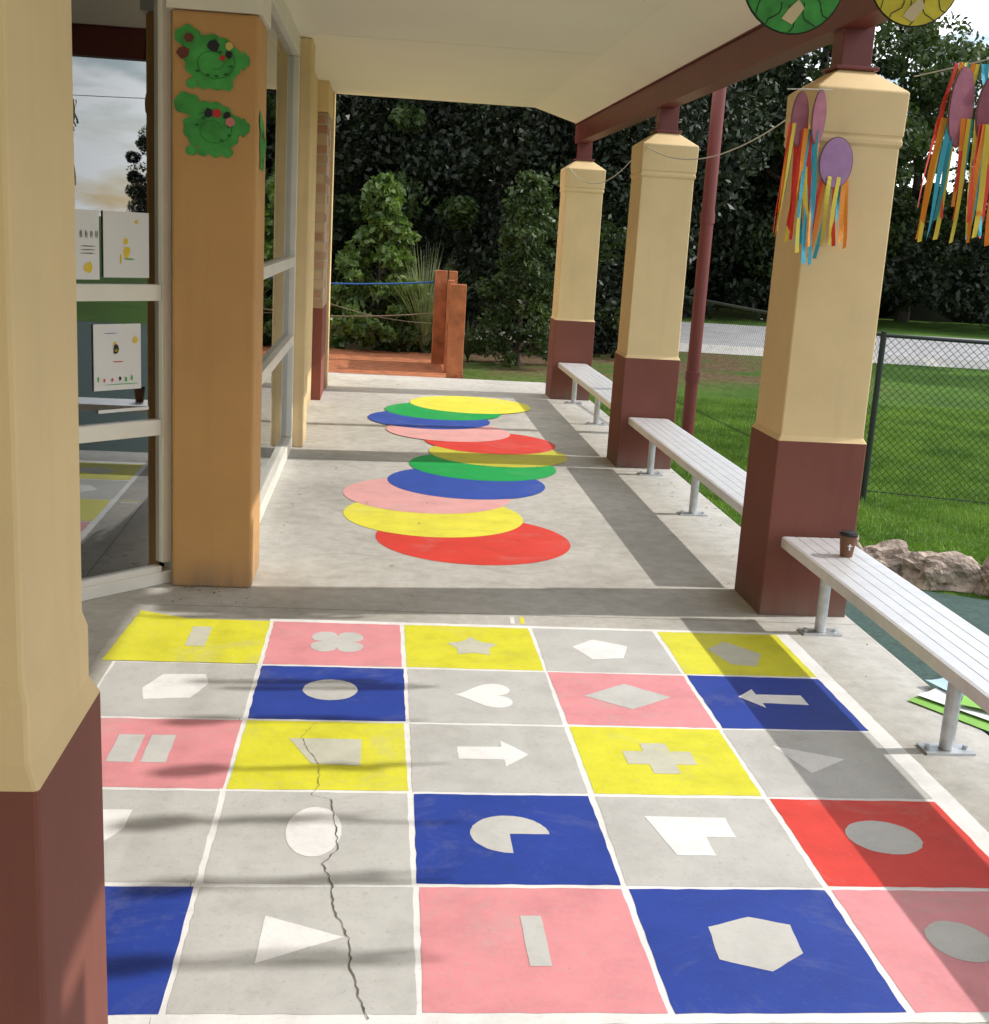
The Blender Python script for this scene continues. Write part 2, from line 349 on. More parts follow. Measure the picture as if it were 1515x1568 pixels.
def sidebar(y0,y1,z0,z1,d=.05): fr.box(-.66-d,-.66+.012,y0,y1,z0,z1)
sidebar(Ya,Yb,.0,.09); sidebar(Ya,Yb,2.86,3.0)
for y in (6.0,6.75,9.35): sidebar(y,y+.075,.092,2.858,.055)
for z in (.80,1.38): sidebar(6.827,9.348,z,z+.07,.045); 
fr.obj('side_window_frame',[M_white],b,bevel=.004)
gl.add([(-.69,6.07,.09),(-.69,9.36,.09),(-.69,9.36,2.87),(-.69,6.07,2.87)],[(0,1,2,3)]); gl.obj('side_window_glass',[M_glass],b)
o0=Vector((-.915,5.74,0)); dr=Vector((-.70,-.714,0)).normalized(); nr=Vector((-dr.y,dr.x,0))
if nr.x<0: nr=-nr
rot=Matrix((dr,nr,Vector((0,0,1)))).transposed()
fr=MB()
def fb(s0,s1,d0,d1,z0,z1): fr.box(s0,s1,d0,d1,z0,z1,0,rot,o0)
fb(0,.045,-.06,.02,0,3.0); fb(.049,.10,-.05,.008,.10,2.9)
fb(.102,2.0,-.05,.004,.0,.085); fb(.047,2.0,-.06,.018,-.0,.06)
for z in (.71,1.32): fb(.102,2.0,-.05,.006,z,z+.072)
fb(.102,2.0,-.05,.006,2.86,3.0); fb(.80,.86,-.055,.010,.087,2.858); fb(1.95,2.0,-.055,.012,.0,3.0)
fr.obj('angled_window_frame',[M_white],b,bevel=.003)
mesh_obj('angled_window_glass',[rot@Vector(v)+o0 for v in((.1,-.02,.08),(1.96,-.02,.08),(1.96,-.02,2.87),(.1,-.02,2.87))],[(0,1,2,3)],M_glass,b)
wl=MB(); pe=rot@Vector((2.0,0,0))+o0
wl.box(-2.6,pe.x,-6,pe.y,0,3.0); wl.obj('front_wall',[M_cream],b)
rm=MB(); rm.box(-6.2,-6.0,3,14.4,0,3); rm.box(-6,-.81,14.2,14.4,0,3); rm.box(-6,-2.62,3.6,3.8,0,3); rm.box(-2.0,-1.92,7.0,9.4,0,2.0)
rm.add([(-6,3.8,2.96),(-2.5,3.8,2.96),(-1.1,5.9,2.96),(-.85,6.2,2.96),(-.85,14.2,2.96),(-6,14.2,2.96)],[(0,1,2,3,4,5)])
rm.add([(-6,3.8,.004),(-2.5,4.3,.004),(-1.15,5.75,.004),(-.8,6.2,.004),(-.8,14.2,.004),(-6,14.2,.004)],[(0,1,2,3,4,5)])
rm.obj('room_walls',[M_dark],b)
fu=MB()
for z in (.35,.8,1.25): fu.box(-2.9,-1.7,6.4,6.8,z,z+.03)
fu.box(-2.9,-2.86,6.4,6.8,0,1.7); fu.box(-1.74,-1.7,6.4,6.8,0,1.7)
fu.obj('shelf_unit',[MAT('shelf_wood',(.30,.20,.12),.6,0,bmp=0)],b)
bx=MB()
for i in range(14):
    x=-2.8+random.random()*1.0; z=random.choice((.38,.83,1.28)); bx.box(x,x+.08+random.random()*.1,6.42,6.6,z,z+.1+random.random()*.2,i%4)
bx.obj('shelf_items',[M_paper,MAT('item_red',(.4,.05,.04),var=0,bmp=0),MAT('item_blue',(.05,.12,.4),var=0,bmp=0),MAT('item_tan',(.4,.3,.18),var=0,bmp=0)],b)
def onwin(s0,s1,z0,z1,mat,d,name,tilt=0): 
    pts=[(s0,z0+tilt),(s1,z0),(s1,z1),(s0,z1+tilt)]
    return mesh_obj(name,[rot@Vector((s,d,z))+o0 for s,z in pts],[(0,1,2,3)],mat,b)
inks=[MAT('ink_yellow',(.75,.55,.05),var=0,bmp=0),MAT('ink_red',(.6,.1,.08),var=0,bmp=0),MAT('ink_green',(.1,.4,.1),var=0,bmp=0),MAT('ink_black',(.03,.03,.03),var=0,bmp=0),MAT('ink_blue',(.1,.2,.5),var=0,bmp=0)]
def ink(s,z,w_,h_,mi,d=-.009,n=10):
    pts=[]
    for k_ in range(n):
        t=2*math.pi*k_/n; q=random.uniform(.7,1.15); pts.append(rot@Vector((s+w_*.5*q*math.cos(t),d,z+h_*.5*q*math.sin(t)))+o0)
    mesh_obj('poster_ink',pts,[tuple(range(n))],inks[mi],b)
onwin(.155,.385,1.42,1.70,M_paper,-.012,'poster'); onwin(.405,.52,1.41,1.70,M_paper,-.012,'poster')
onwin(.20,.44,.93,1.22,M_paper,-.012,'poster')
for s,z,w_,h_,mi in((.27,1.53,.035,.06,0),(.275,1.575,.025,.03,0),(.26,1.50,.06,.008,2),(.30,1.50,.01,.05,0),(.22,1.66,.02,.02,0),
    (.33,1.11,.03,.05,3),(.33,1.105,.022,.018,0),(.335,1.135,.016,.016,0),(.32,1.055,.06,.006,1),(.23,1.15,.032,.032,0),(.25,.98,.01,.03,2),(.28,.975,.012,.025,2),(.31,.98,.014,.02,3),(.35,.975,.012,.02,1),(.39,.975,.012,.02,1),(.42,.98,.01,.03,2),(.36,1.18,.08,.004,4),(.30,.955,.18,.004,2),(.46,1.46,.05,.05,0)):
    ink(s,z,w_,h_,mi)
for i,s in enumerate((.415,.44,.465,.49)): ink(s,1.60,.004,.035,3); ink(s+.007,1.60,.004,.035,3)
for z in (1.55,1.535,1.52): ink(.46,z,.08,.004,3)
onwin(.16,.42,.83,.845,M_paper,-.012,'paper_edge')

ro_=MB()
ro_.add([(-6.2,-6,3.0),(1.51,-6,3.0),(1.51,13.2,3.0),(-6.2,13.2,3.0),(1.95,-6,2.87),(1.95,13.2,2.87),(-6.2,-6,3.4),(2.2,-6,3.05),(2.2,13.2,3.05),(-6.2,13.2,3.4),(2.2,-6,2.9),(2.2,13.2,2.9),(1.95,-6,2.9),(1.95,13.2,2.9)],
 [(0,3,2,1),(1,2,5,4),(6,7,8,9),(7,10,11,8),(3,9,8,11,13,5,2),(0,1,4,12,10,7,6),(12,13,11,10),(4,5,13,12),(0,6,9,3)],0)
ro_.obj('porch_ceiling_and_roof',[M_ceil],b)
mb=MB(); mb.box(-6.2,-.66,13.202,14.4,3.0,3.3); mb.obj('roof_return',[M_ceil],b)
bm=MB(); bm.box(1.97,2.10,-6,13.35,2.68,2.865); bm.box(1.955,2.19,-6,13.34,2.867,2.893); bm.obj('maroon_beam',[M_red],b,bevel=.004)
cj=MB()
for y in (2.2,5.6,9.2): cj.box(-.6,1.50,y,y+.03,2.9975,2.9995)
cj.obj('ceiling_joint_strip',[M_ceil],b)

dp=MB(); dp.cyl((2.84,10.9,-.1),(2.84,10.9,3.3),.058,.058,20)
for z in (1.9,.5): dp.cyl((2.84,10.9,z),(2.84,10.9,z+.09),.066,.066,20)
dp.obj('downpipe',[M_red])

# ------------------------------------------------------------------ benches
def bench(y0,y1,legs):
    e=empty('aluminium_bench'); s=MB(); xa,xb=1.905,2.215; n=5; wd=(xb-xa-.024)/n
    vs=[];prof=[(xa,.350),(xa,.396)]
    for i in range(n):
        a=xa+.012+i*wd; prof+=[(a,.400),(a+wd-.006,.400),(a+wd-.005,.3985),(a+wd-.001,.3985)]
    prof+=[(xb,.396),(xb,.350),(xb-.02,.350),(xb-.02,.375),(xa+.02,.375),(xa+.02,.350)]
    for y in (y0,y1): vs+=[(x,y,z) for x,z in prof]
    m=len(prof); fs=[(i,(i+1)%m,m+(i+1)%m,m+i) for i in range(m)]+[tuple(range(m)),tuple(range(2*m-1,m-1,-1))]
    s.add(vs,fs); s.obj('seat',[M_alu],e)
    for yl in legs:
        l=MB(); l.cyl((2.06,yl,.01),(2.06,yl,.35),.026,.026,18); l.box(1.97,2.15,yl-.045,yl+.045,.0,.009); l.box(1.93,2.19,yl-.03,yl+.03,.348,.374)
        for dx in(-.07,.07): l.cyl((2.06+dx,yl,.009),(2.06+dx,yl,.022),.010,.010,8)
        l.obj('leg',[M_galv],e)
bench(2.25,5.40,(3.89,5.19)); bench(5.92,9.10,(7.58,8.89)); bench(9.62,12.98,(11.31,12.72))
cu=empty('coffee_cup'); c=MB(); c.cyl((2.09,5.07,.400),(2.09,5.07,.495),.027,.038,24,0); c.obj('cup',[MAT('brown_card',(.16,.07,.035),.6,0,bmp=0)],cu)
c=MB(); c.cyl((2.09,5.07,.495),(2.09,5.07,.503),.041,.041,24); c.cyl((2.09,5.07,.503),(2.09,5.07,.512),.036,.034,24); c.obj('lid',[MAT('black_plastic',(.02,.018,.018),.35,0,bmp=0)],cu)
c=MB(); c.box(2.084,2.090,5.033,5.036,.435,.462); c.box(2.078,2.098,5.0335,5.0365,.452,.456); c.obj('label',[M_paper],cu)

# ------------------------------------------------------------------ papers under the bench
pe_=empty('craft_papers')
PC_=[MAT('green_card',(.25,.52,.10),var=.05,bmp=0),MAT('blue_card',(.42,.58,.66),var=.05,bmp=0),M_paper]
for i,(x,y,a,w_,h_) in enumerate(((2.36,4.20,.55,.24,.52),(2.37,4.24,.60,.18,.46),(2.40,4.42,.3,.20,.28),(2.46,4.25,1.0,.2,.3))):
    c0,s0=math.cos(a),math.sin(a); n=6; vs=[];fs=[]
    for u in range(n+1):
        for v in range(n+1):
            lx=(u/n-.5)*w_; ly=(v/n-.5)*h_
            vs.append((x+lx*c0-ly*s0,y+lx*s0+ly*c0,.006+.010*i+.006*abs(math.sin(u*.8+i))))
    for u in range(n):
        for v in range(n): q=u*(n+1)+v; fs.append((q,q+n+1,q+n+2,q+1))
    mesh_obj('sheet',vs,fs,PC_[(0,2,1,0)[i]],pe_,smooth=True)

# ------------------------------------------------------------------ streamers and hanging art
RC=[MAT('ribbon_red',(.75,.06,.04),.6,0,bmp=0),MAT('ribbon_orange',(.85,.30,.03),.6,0,bmp=0),MAT('ribbon_yellow',(.85,.72,.10),.6,0,bmp=0),MAT('ribbon_blue',(.05,.42,.60),.6,0,bmp=0)]
M_purple=MAT('purple_card',(.42,.24,.46),.7,.1,20,bmp=0); M_plum=MAT('plum_card',(.36,.13,.19),.7,.15,20,bmp=0)
M_rim=MAT('card_edge',(.25,.15,.15),.8,0,bmp=0)
def ribbons(e,cx,cy,z,n,wspread,lmin,lmax,wmin=.014,wmax=.022,flare=1.25):
    data=[MB() for _ in range(4)]
    for i in range(n):
        k_=random.randrange(4) if i>3 else i; mb=data[k_]
        u=(i+.5)/n-.5
        x=cx+wspread*u; L=random.uniform(lmin,lmax); wd=random.uniform(wmin,wmax); y=cy+random.uniform(-.02,.02)
        ph=random.uniform(0,6); seg=14; tw=random.uniform(-1.3,1.3); slant=wspread*u*(flare-1)+random.uniform(-.025,.025); am=random.uniform(.004,.014)
        vs=[];fs=[]
        for s in range(seg+1):
            t=s/seg; zz=z-L*t; xx=x+slant*t+am*math.sin(ph+5*t)*t; yy=y+.02*math.sin(ph+4*t)*t; a=tw*t+.4*math.sin(ph+3*t)
            vs+=[(xx-wd/2*math.cos(a),yy-wd/2*math.sin(a),zz),(xx+wd/2*math.cos(a),yy+wd/2*math.sin(a),zz+random.uniform(0,.01)*(s==seg))]
            if s: fs.append((2*s-2,2*s-1,2*s+1,2*s))
        mb.add(vs,fs)
    for k_ in range(4):
        if data[k_].v: data[k_].obj('ribbon',[RC[k_]],e)
def oval(e,cx,cy,cz,rx,rz,mat,name='disc',ang=0,rim=True):
    def ring(r,y,m_,nm):
        vs=[];n=36
        for yy in(y,y+.003):
            for k_ in range(n):
                t=2*math.pi*k_/n; lx=(rx+r)*math.cos(t); lz=(rz+r)*math.sin(t)
                vs.append((cx+lx*math.cos(ang),yy+lx*math.sin(ang),cz+lz))
        mesh_obj(nm,vs,[tuple(range(n)),tuple(range(2*n-1,n-1,-1))]+[(k_,n+k_,n+(k_+1)%n,(k_+1)%n) for k_ in range(n)],m_,e)
    ring(0,cy-.006,mat,name)
    if rim: ring(.005,cy-.002,M_rim,'rim')
j=empty('ribbon_jellyfish'); oval(j,1.955,5.40,2.09,.072,.105,M_purple); ribbons(j,1.96,5.405,2.03,9,.13,.27,.36)
j=empty('ribbon_jellyfish'); oval(j,1.765,5.38,2.26,.034,.11,M_plum); ribbons(j,1.765,5.385,2.24,11,.09,.35,.60,flare=1.9)
j=empty('ribbon_jellyfish'); oval(j,1.842,5.36,2.27,.032,.11,M_plum,ang=.3); ribbons(j,1.82,5.365,2.22,9,.08,.38,.58,flare=1.7)
j=empty('ribbon_jellyfish'); oval(j,2.12,4.6,2.26,.05,.14,M_plum,ang=.2); ribbons(j,2.14,4.605,2.22,17,.19,.30,.46,flare=1.35)
ribbons(j,2.17,4.63,2.42,12,.16,.10,.22)
j=empty('ribbon_jellyfish'); oval(j,2.22,4.55,2.25,.055,.13,M_plum,ang=-.3); ribbons(j,2.25,4.555,2.20,12,.15,.30,.44)
for yy,xx in ((4.25,2.12),(3.85,2.15),(3.5,2.1),(3.15,2.2),(2.8,2.15)):
    j=empty('ribbon_jellyfish'); oval(j,xx+.12,yy,2.42,.06,.10,M_plum,ang=.9); ribbons(j,xx+.14,yy+.005,2.38,12,.2,.35,.6)  # extra bunches out of view, added to cast streak shadows on the grid
st=empty('hanging_string'); M_string=MAT('white_string',(.7,.7,.68),.8,0,bmp=0)
def sag(a,b_,d,n=20): 
    a=Vector(a);b_=Vector(b_); return [a.lerp(b_,t)+Vector((0,0,-4*d*t*(1-t))) for t in np.linspace(0,1,n)]
mb=MB(); mb.tube(sag((1.86,5.50,2.36),(1.89,9.15,2.38),.16),.0035); mb.tube(sag((1.86,9.3,2.36),(1.89,13.05,2.42),.20),.0035); mb.tube(sag((2.26,5.40,2.47),(2.2,1.9,2.44),.02),.0025); mb.tube(sag((1.70,5.39,2.38),(1.90,5.39,2.39),.0,4),.0025)
mb.obj('strand',[M_string],st)
M_green=MAT('green_painted_card',(.055,.34,.07),.6,.3,14,bmp=0); M_yel=MAT('yellow_painted_card',(.68,.60,.06),.6,.2,12,bmp=0); M_blk=MAT('black_marker',(.015,.02,.015),.6,0,bmp=0)
def turtle_disc(name,cx,cy,cz,r,mat):
    e=empty(name)
    oval(e,cx,cy-.004,cz,r-.005,r-.005,mat,'shell',rim=False)
    oval(e,cx,cy,cz,r,r,M_blk,'outline',rim=False)
    mb=MB()
    def line(p,q,wd=.0022):
        y=cy-.0125; dx,dz=q[0]-p[0],q[1]-p[1]; L=math.hypot(dx,dz); tx,tz=-dz/L*wd,dx/L*wd
        mb.add([(p[0]-tx,y,p[1]-tz),(p[0]+tx,y,p[1]+tz),(q[0]+tx,y,q[1]+tz),(q[0]-tx,y,q[1]-tz)],[(0,1,2,3)])
    for i in range(7):
        a0=math.pi*(1.08+.84*i/6); P_=[]
        for s in range(6):
            rr=r*(.97-.10*s); aa=a0+.10*math.sin(s*1.1+i*2); P_.append((cx+rr*math.cos(aa),cz+rr*math.sin(aa)))
        for p,q in zip(P_[:-1],P_[1:]): line(p,q,.0016)
    mb.obj('marker_lines',[M_blk],e)
    pts=[(cx-.03,cy-.0145,cz-.12),(cx+.005,cy-.0145,cz-.135),(cx+.04,cy-.0145,cz-.085),(cx+.02,cy-.0145,cz-.06),(cx-.01,cy-.0145,cz-.09)]
    mesh_obj('collage_patch',pts,[(0,1,2,3,4)],MAT('cream_card',(.7,.6,.4),var=0,bmp=0),e)
    mb=MB(); mb.tube([(cx,cy,cz+r),(cx,cy,2.99)],.002); mb.obj('thread',[M_string],e)
turtle_disc('hanging_green_turtle',1.245,4.0,2.53,.165,M_green); turtle_disc('hanging_yellow_turtle',1.635,4.0,2.565,.15,M_yel)
pn=empty('hanging_pennant'); mesh_obj('pennant',[(.72,4.0,2.62),(.82,4.0,2.62),(.775,4.0,2.43)],[(0,1,2)],MAT('grey_card',(.4,.4,.42),var=0,bmp=0),pn)

M_dgl=MAT('dark_green_line',(.02,.13,.03),var=0,bmp=0)
CC=[MAT(n_,c_,var=0,bmp=0) for n_,c_ in(('patch_black',(.02,.02,.03)),('patch_red',(.5,.03,.04)),('patch_pink',(.6,.2,.2)),('patch_yellow',(.65,.5,.15)),('patch_brown',(.15,.04,.03)))]
def frog(name,pl,cz,cu,flip=1,sc=1.0,cells=(),spin=0):
    e=empty(name)
    def put(pts,d,mat,nm): mesh_obj(nm,[pl(u,z,d) for u,z in pts],[tuple(range(len(pts)))],mat,e)
    body=[]
    n=90
    for k_ in range(n):
        t=2*math.pi*k_/n
        r=.120+.005*math.sin(13*t+spin)+.008*math.sin(4*t+1)+.004*math.sin(7*t)
        body.append((cu+sc*(.012+r*math.cos(t)*1.02),cz+sc*(r*.90*math.sin(t)-.012)))
    put(body,.004,M_green,'body')
    head=[(cu-flip*sc*(.100+.056*math.cos(t)),cz+sc*(.085+.046*math.sin(t)+.005*math.sin(5*t+spin))) for t in np.linspace(0,2*math.pi,30)[:-1]]
    put(head,.006,M_green,'head')
    leg=[(cu+flip*sc*(.140+.028*math.cos(t)),cz+sc*(.0+.035*math.sin(t)+.006*math.sin(5*t))) for t in np.linspace(0,2*math.pi,24)[:-1]]
    put(leg,.0055,M_green,'foot')
    for a in (-.9,-.35,.25,.8):
        put([(cu+sc*(a*.09+.026*math.cos(t)),cz+sc*(-.108+.022*math.sin(t)+.003*math.sin(6*t))) for t in np.linspace(0,2*math.pi,16)[:-1]],.0052,M_green,'toe')
    m_=90; vs=[];fs=[]
    for k_ in range(m_+1):
        t=.6+spin-8.5*k_/m_; rr=.094-.062*k_/m_
        for d in(0,.0028): vs.append(pl(cu+sc*(.012+(rr+d)*math.cos(t)),cz+sc*((rr+d)*.82*math.sin(t)-.016),.0078+.0003*(k_%2)))
        if k_: fs.append((2*k_-2,2*k_-1,2*k_+1,2*k_))
    mesh_obj('swirl',vs,fs,M_dgl,e)
    for k_ in range(7):
        t=-2.6+spin+k_*.62; q_=random.uniform(.6,.85); u=cu+sc*.10*q_*math.cos(t)+.012; z=cz+sc*(.085*q_*math.sin(t)-.02)
        put([(u+.008*math.cos(q)*(1+.4*math.cos(2*q)),z+.006*math.sin(q)) for q in np.linspace(0,6.28,9)[:-1]],.0088+.0001*k_,M_dgl,'scale_mark')
    for (u,z,mi,w_) in cells:
        n=6; a0=random.uniform(0,6)
        put([(cu+u+w_*random.uniform(.8,1.25)*math.cos(a0+6.283*q/n),cz+z+w_*random.uniform(.8,1.25)*math.sin(a0+6.283*q/n)) for q in range(n)],.0098+.0004*mi,CC[mi],'patch')
front=lambda u,z,d:(u,5.62-d,z)
frog('frog_artwork',front,2.36,-.765,1,.98,((-.115,.02,4,.026),(.010,.052,0,.026),(.075,.055,3,.016),(.05,.005,1,.013),(.075,.022,0,.017),(-.09,.08,4,.02)))
frog('frog_artwork',front,2.085,-.765,1,1.0,((-.010,.05,0,.020),(.030,.05,1,.020),(.070,.048,0,.016),(.085,.02,2,.020)),1.7)
side=lambda u,z,d:(-.563+d,u,z)
frog('frog_artwork',side,2.04,5.80,1,.95,((-.02,.03,0,.017),(.03,.02,1,.016)))

# ------------------------------------------------------------------ timber deck, posts, ropes
dk=empty('timber_deck'); mb=MB()
y=14.52
while y<17.4: mb.box(-3.0,1.0,y,y+.135,-.06,-.012); y+=.142
mb.obj('boards',[M_timber],dk,bevel=.004)
mb=MB(); mb.box(.92,1.0,14.50,17.3,-.1,.05); mb.obj('kickboard',[M_timber],dk)
tf=empty('timber_balustrade')
mb=MB(); mb.box(.80,.99,14.53,14.62,-.1,1.10); mb.box(.80,.88,15.1,15.25,-.1,1.12); mb.box(.68,.84,16.1,16.22,-.1,1.20); mb.box(.86,.97,16.1,16.2,-.1,1.2); mb.box(.84,.88,15.2,16.1,.05,1.05); mb.obj('posts',[M_timber],tf,bevel=.008)
rp=empty('rope_barrier')
mb=MB(); mb.tube(sag((-2.5,16.3,1.0),(.75,16.2,1.05),.08),.012); mb.obj('blue_rope',[MAT('blue_rope',(.03,.12,.35),.8,0,bmp=0)],rp)
mb=MB(); mb.tube(sag((-2.5,16.3,.6),(.75,16.2,.65),.10),.009); mb.tube(sag((-1.2,16.6,.85),(.7,17.0,.45),.1),.006); mb.obj('fibre_rope',[MAT('fibre_rope',(.22,.18,.12),.9,0,bmp=0)],rp)

# ------------------------------------------------------------------ fence
M_fence=MAT('dark_green_fence',(.018,.028,.024),.5,0,bmp=0)
fe=empty('chain_link_fence')
path=[(3.25,15.5),(3.69,8.77),(5.6,8.1),(8,7.3),(10,6.5)]
ps=MB(); wi=MB(); HT=1.14
for p in path: ps.cyl((p[0],p[1],-.1),(p[0],p[1],HT+.03),.022,.022,10)
for p,q in zip(path[:-1],path[1:]):
    ps.cyl((*p,HT),(*q,HT),.014,.014,8); ps.cyl((*p,-.03),(*q,-.03),.004,.004,6)
    P0=Vector((*p,0));P1=Vector((*q,0)); L=(P1-P0).length; d=(P1-P0).normalized(); n=d.cross(Vector((0,0,1)))
    st_=.055; hw=.0018; s=-HT
    while s<L:
        for sg in(0,1):
            a0,a1=(s,-.05),(s+HT+.05,HT)
            s0,z0,s1,z1=a0[0],a0[1],a1[0],a1[1]
            if s0<0: z0+=(-s0); s0=0
            if s1>L: z1-=(s1-L); s1=L
            if z1<=z0: continue
            if sg: z0,z1=HT-.05-z0,HT-.05-z1
            A=P0+d*s0+Vector((0,0,z0));B=P0+d*s1+Vector((0,0,z1)); w_=(B-A).normalized().cross(n)*hw
            wi.add([A-w_,A+w_,B+w_,B-w_],[(0,1,2,3)])
        s+=st_
ps.obj('posts_and_rail',[M_fence],fe); wi.obj('mesh_wire',[M_fence],fe)

# ------------------------------------------------------------------ rocks
def rock(mb,c,s,seed,mi=0):
    import bmesh
    bm=bmesh.new(); bmesh.ops.create_icosphere(bm,subdivisions=4,radius=1)
    off=Vector((seed*7.1,seed*3.3,seed*1.7))
    vs=[]
    for v in bm.verts:
        p=v.co.copy(); p=Vector([math.copysign(abs(a)**.7,a) for a in p])
        p*=1+.40*mnoise.noise(p*1.3+off)+.20*mnoise.noise(p*3.5+off)+.06*mnoise.noise(p*9+off)
        vs.append((c[0]+p.x*s[0],c[1]+p.y*s[1],c[2]+p.z*s[2]))
    mb.add(vs,[tuple(v.index for v in f.verts) for f in bm.faces],mi); bm.free()
M_rock=MAT('sandstone_rock',(.36,.29,.24),.9,.45,9,.8,40,dist=.02)
mb=MB()
for i,(x,y,s) in enumerate(((2.50,7.1,.18),(2.72,6.82,.18),(2.98,6.66,.19),(3.25,6.46,.20),(3.52,6.28,.15),(3.78,6.14,.17),(4.1,6.02,.20),(4.5,5.9,.22),(4.9,5.75,.22),(5.3,5.6,.24))):
    rock(mb,(x,y,-.05),(s,s*.8,.13+.02*math.sin(i*2)),i+1)
mb.obj('rock_edging',[M_rock])

# ------------------------------------------------------------------ foliage
def leaf_mat(name,dark,light,trans=.25,rough=.45,spec=.45,sc=5):
    m,nt,p=base_mat(name); out=nt.nodes['Material Output']
    b_=nz(nt,sc,3,.7)
    c=ramp(nt,b_,[(.33,dark),(.66,light)])
    nt.links.new(c,p.inputs['Base Color']); p.inputs['Roughness'].default_value=rough; p.inputs['Specular IOR Level'].default_value=spec
    if trans:
        t=N(nt,'ShaderNodeBsdfTranslucent'); nt.links.new(mix(nt,1,c,(1.0,1.25,.5),'MULTIPLY'),t.inputs[0])
        mx=N(nt,'ShaderNodeMixShader'); mx.inputs[0].default_value=trans; nt.links.new(p.outputs[0],mx.inputs[1]); nt.links.new(t.outputs[0],mx.inputs[2]); nt.links.new(mx.outputs[0],out.inputs[0])
    return m
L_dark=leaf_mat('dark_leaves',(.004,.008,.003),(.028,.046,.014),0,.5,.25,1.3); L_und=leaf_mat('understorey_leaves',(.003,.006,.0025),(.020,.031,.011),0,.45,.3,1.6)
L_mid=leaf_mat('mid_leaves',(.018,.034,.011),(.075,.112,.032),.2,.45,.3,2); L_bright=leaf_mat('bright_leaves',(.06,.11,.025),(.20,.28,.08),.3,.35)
M_bark=MAT('bark',(.09,.07,.055),.95,.3,15,0)
def leaves_mesh(name,C,size,mat,droop=.3):
    n=len(C); a=RNG.normal(size=(n,3)); a[:,2]-=droop; a/=np.linalg.norm(a,axis=1)[:,None]
    r=RNG.normal(size=(n,3)); b_=np.cross(a,r); b_/=np.linalg.norm(b_,axis=1)[:,None]
    nn=np.cross(a,b_)
    s=size*RNG.uniform(.6,1.35,n)[:,None]; w_=s*.26
    V=np.empty((n,4,3)); V[:,0]=C-a*s*.5; V[:,1]=C+b_*w_+nn*s*.05; V[:,2]=C+a*s*.5-nn*s*.05; V[:,3]=C-b_*w_+nn*s*.05
    me=bpy.data.meshes.new(name); me.vertices.add(4*n); me.vertices.foreach_set('co',V.reshape(-1)); me.loops.add(4*n); me.loops.foreach_set('vertex_index',np.arange(4*n,dtype=np.int32))
    me.polygons.add(n); me.polygons.foreach_set('loop_start',np.arange(0,4*n,4,dtype=np.int32)); me.polygons.foreach_set('loop_total',np.full(n,4,dtype=np.int32))
    me.materials.append(mat); me.update(calc_edges=True); return me
def clump_points(n,K,rad,shape_fn):
    cs=np.array([shape_fn() for _ in range(K)]); idx=RNG.integers(0,K,n); d=RNG.normal(size=(n,3)); d/=np.linalg.norm(d,axis=1)[:,None]
    rr=rad*RNG.uniform(.5,1.4,K)[idx]*RNG.uniform(.35,1.0,n)**.6
    return cs[idx]+d*rr[:,None]*np.array([1,1,.75]), cs
def ellips(cx,cy,cz,rx,ry,rz,shell=.5):
    def f():
        while True:
            p=RNG.uniform(-1,1,3); q=np.linalg.norm(p)
            if shell<q<1: return np.array([cx+p[0]*rx,cy+p[1]*ry,cz+p[2]*rz])
    return f
def trunk_mesh(name,h,r,cs,k_=9):
    mb=MB(); pts=[Vector((0,0,0)),Vector((.1,.05,h*.35)),Vector((-.05,.1,h*.65)),Vector((.1,0,h*.9))]
    rs=[r,r*.8,r*.5,r*.2]
    for i in range(3): mb.cyl(pts[i],pts[i+1],rs[i],rs[i+1],10)
    for c in cs[:k_]:
        i=random.choice((1,2)); a=pts[i]; e_=Vector(c); m_=a.lerp(e_,.5)+Vector((0,0,-.2))
        mb.cyl(a,m_,r*.35,r*.2,7); mb.cyl(m_,e_,r*.2,r*.05,6)
    me=bpy.data.meshes.new(name); me.from_pydata(mb.v,[],mb.f); me.materials.append(M_bark); return me
TREES=[]
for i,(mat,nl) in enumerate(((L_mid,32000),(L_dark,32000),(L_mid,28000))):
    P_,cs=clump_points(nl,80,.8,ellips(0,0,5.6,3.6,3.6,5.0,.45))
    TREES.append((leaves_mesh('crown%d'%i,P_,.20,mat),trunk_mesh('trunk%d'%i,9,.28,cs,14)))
def tree(x,y,i,s=1,sz=None,rz=None,name='broadleaf_tree'):
    e=empty(name); e.location=(x,y,-.1); e.scale=(s,s,sz or s); e.rotation_euler=(0,0,random.uniform(0,6.28) if rz is None else rz)
    for me,nm in zip(TREES[i],('crown','trunk')): link(bpy.data.objects.new(nm,me),e)
for x,y,i,s in ((4,33,0,1.15),(8.0,34,1,1.15),(11.3,33,2,1.0),(15.2,35,0,.80),(19,32,1,.68),(23,34,2,.66),(28,33,0,.66),(34,31,1,.7),(5,39,1,1.4),(10,40,0,1.15)): tree(x,y,i,s)
for x,y,i,s in ((-4.5,22,1,.9),(-.8,23.5,1,1.0),(2.2,24.5,1,.95),(-2.5,27,1,1.2),(1,29,1,1.2),(4.6,26.5,1,.85),(-8,25,1,1.1)): tree(x,y,i,s)
tree(14.5,19.5,2,.6)
for x,y,i,s in ((23,8,0,.36),(26,2,1,.40),(24,-4,2,.37),(22,-11,0,.36),(28,-8,1,.42),(27,13,2,.36)): tree(x,y,i,s)
def boxes_pts(n,x0,x1,y0,y1,z0,z1,K,rad):
    f=lambda: np.array([RNG.uniform(x0,x1),RNG.uniform(y0,y1),RNG.uniform(z0,z1)])
    return clump_points(n,K,rad,f)[0]
P_=boxes_pts(50000,-7,3.6,19.0,20.8,0,4.3,85,.62)
link(bpy.data.objects.new('understorey_shrubs',leaves_mesh('understorey_shrubs',P_,.115,L_und)))
P_=boxes_pts(7000,-3,3.8,18.7,19.6,.5,4.3,22,.45)
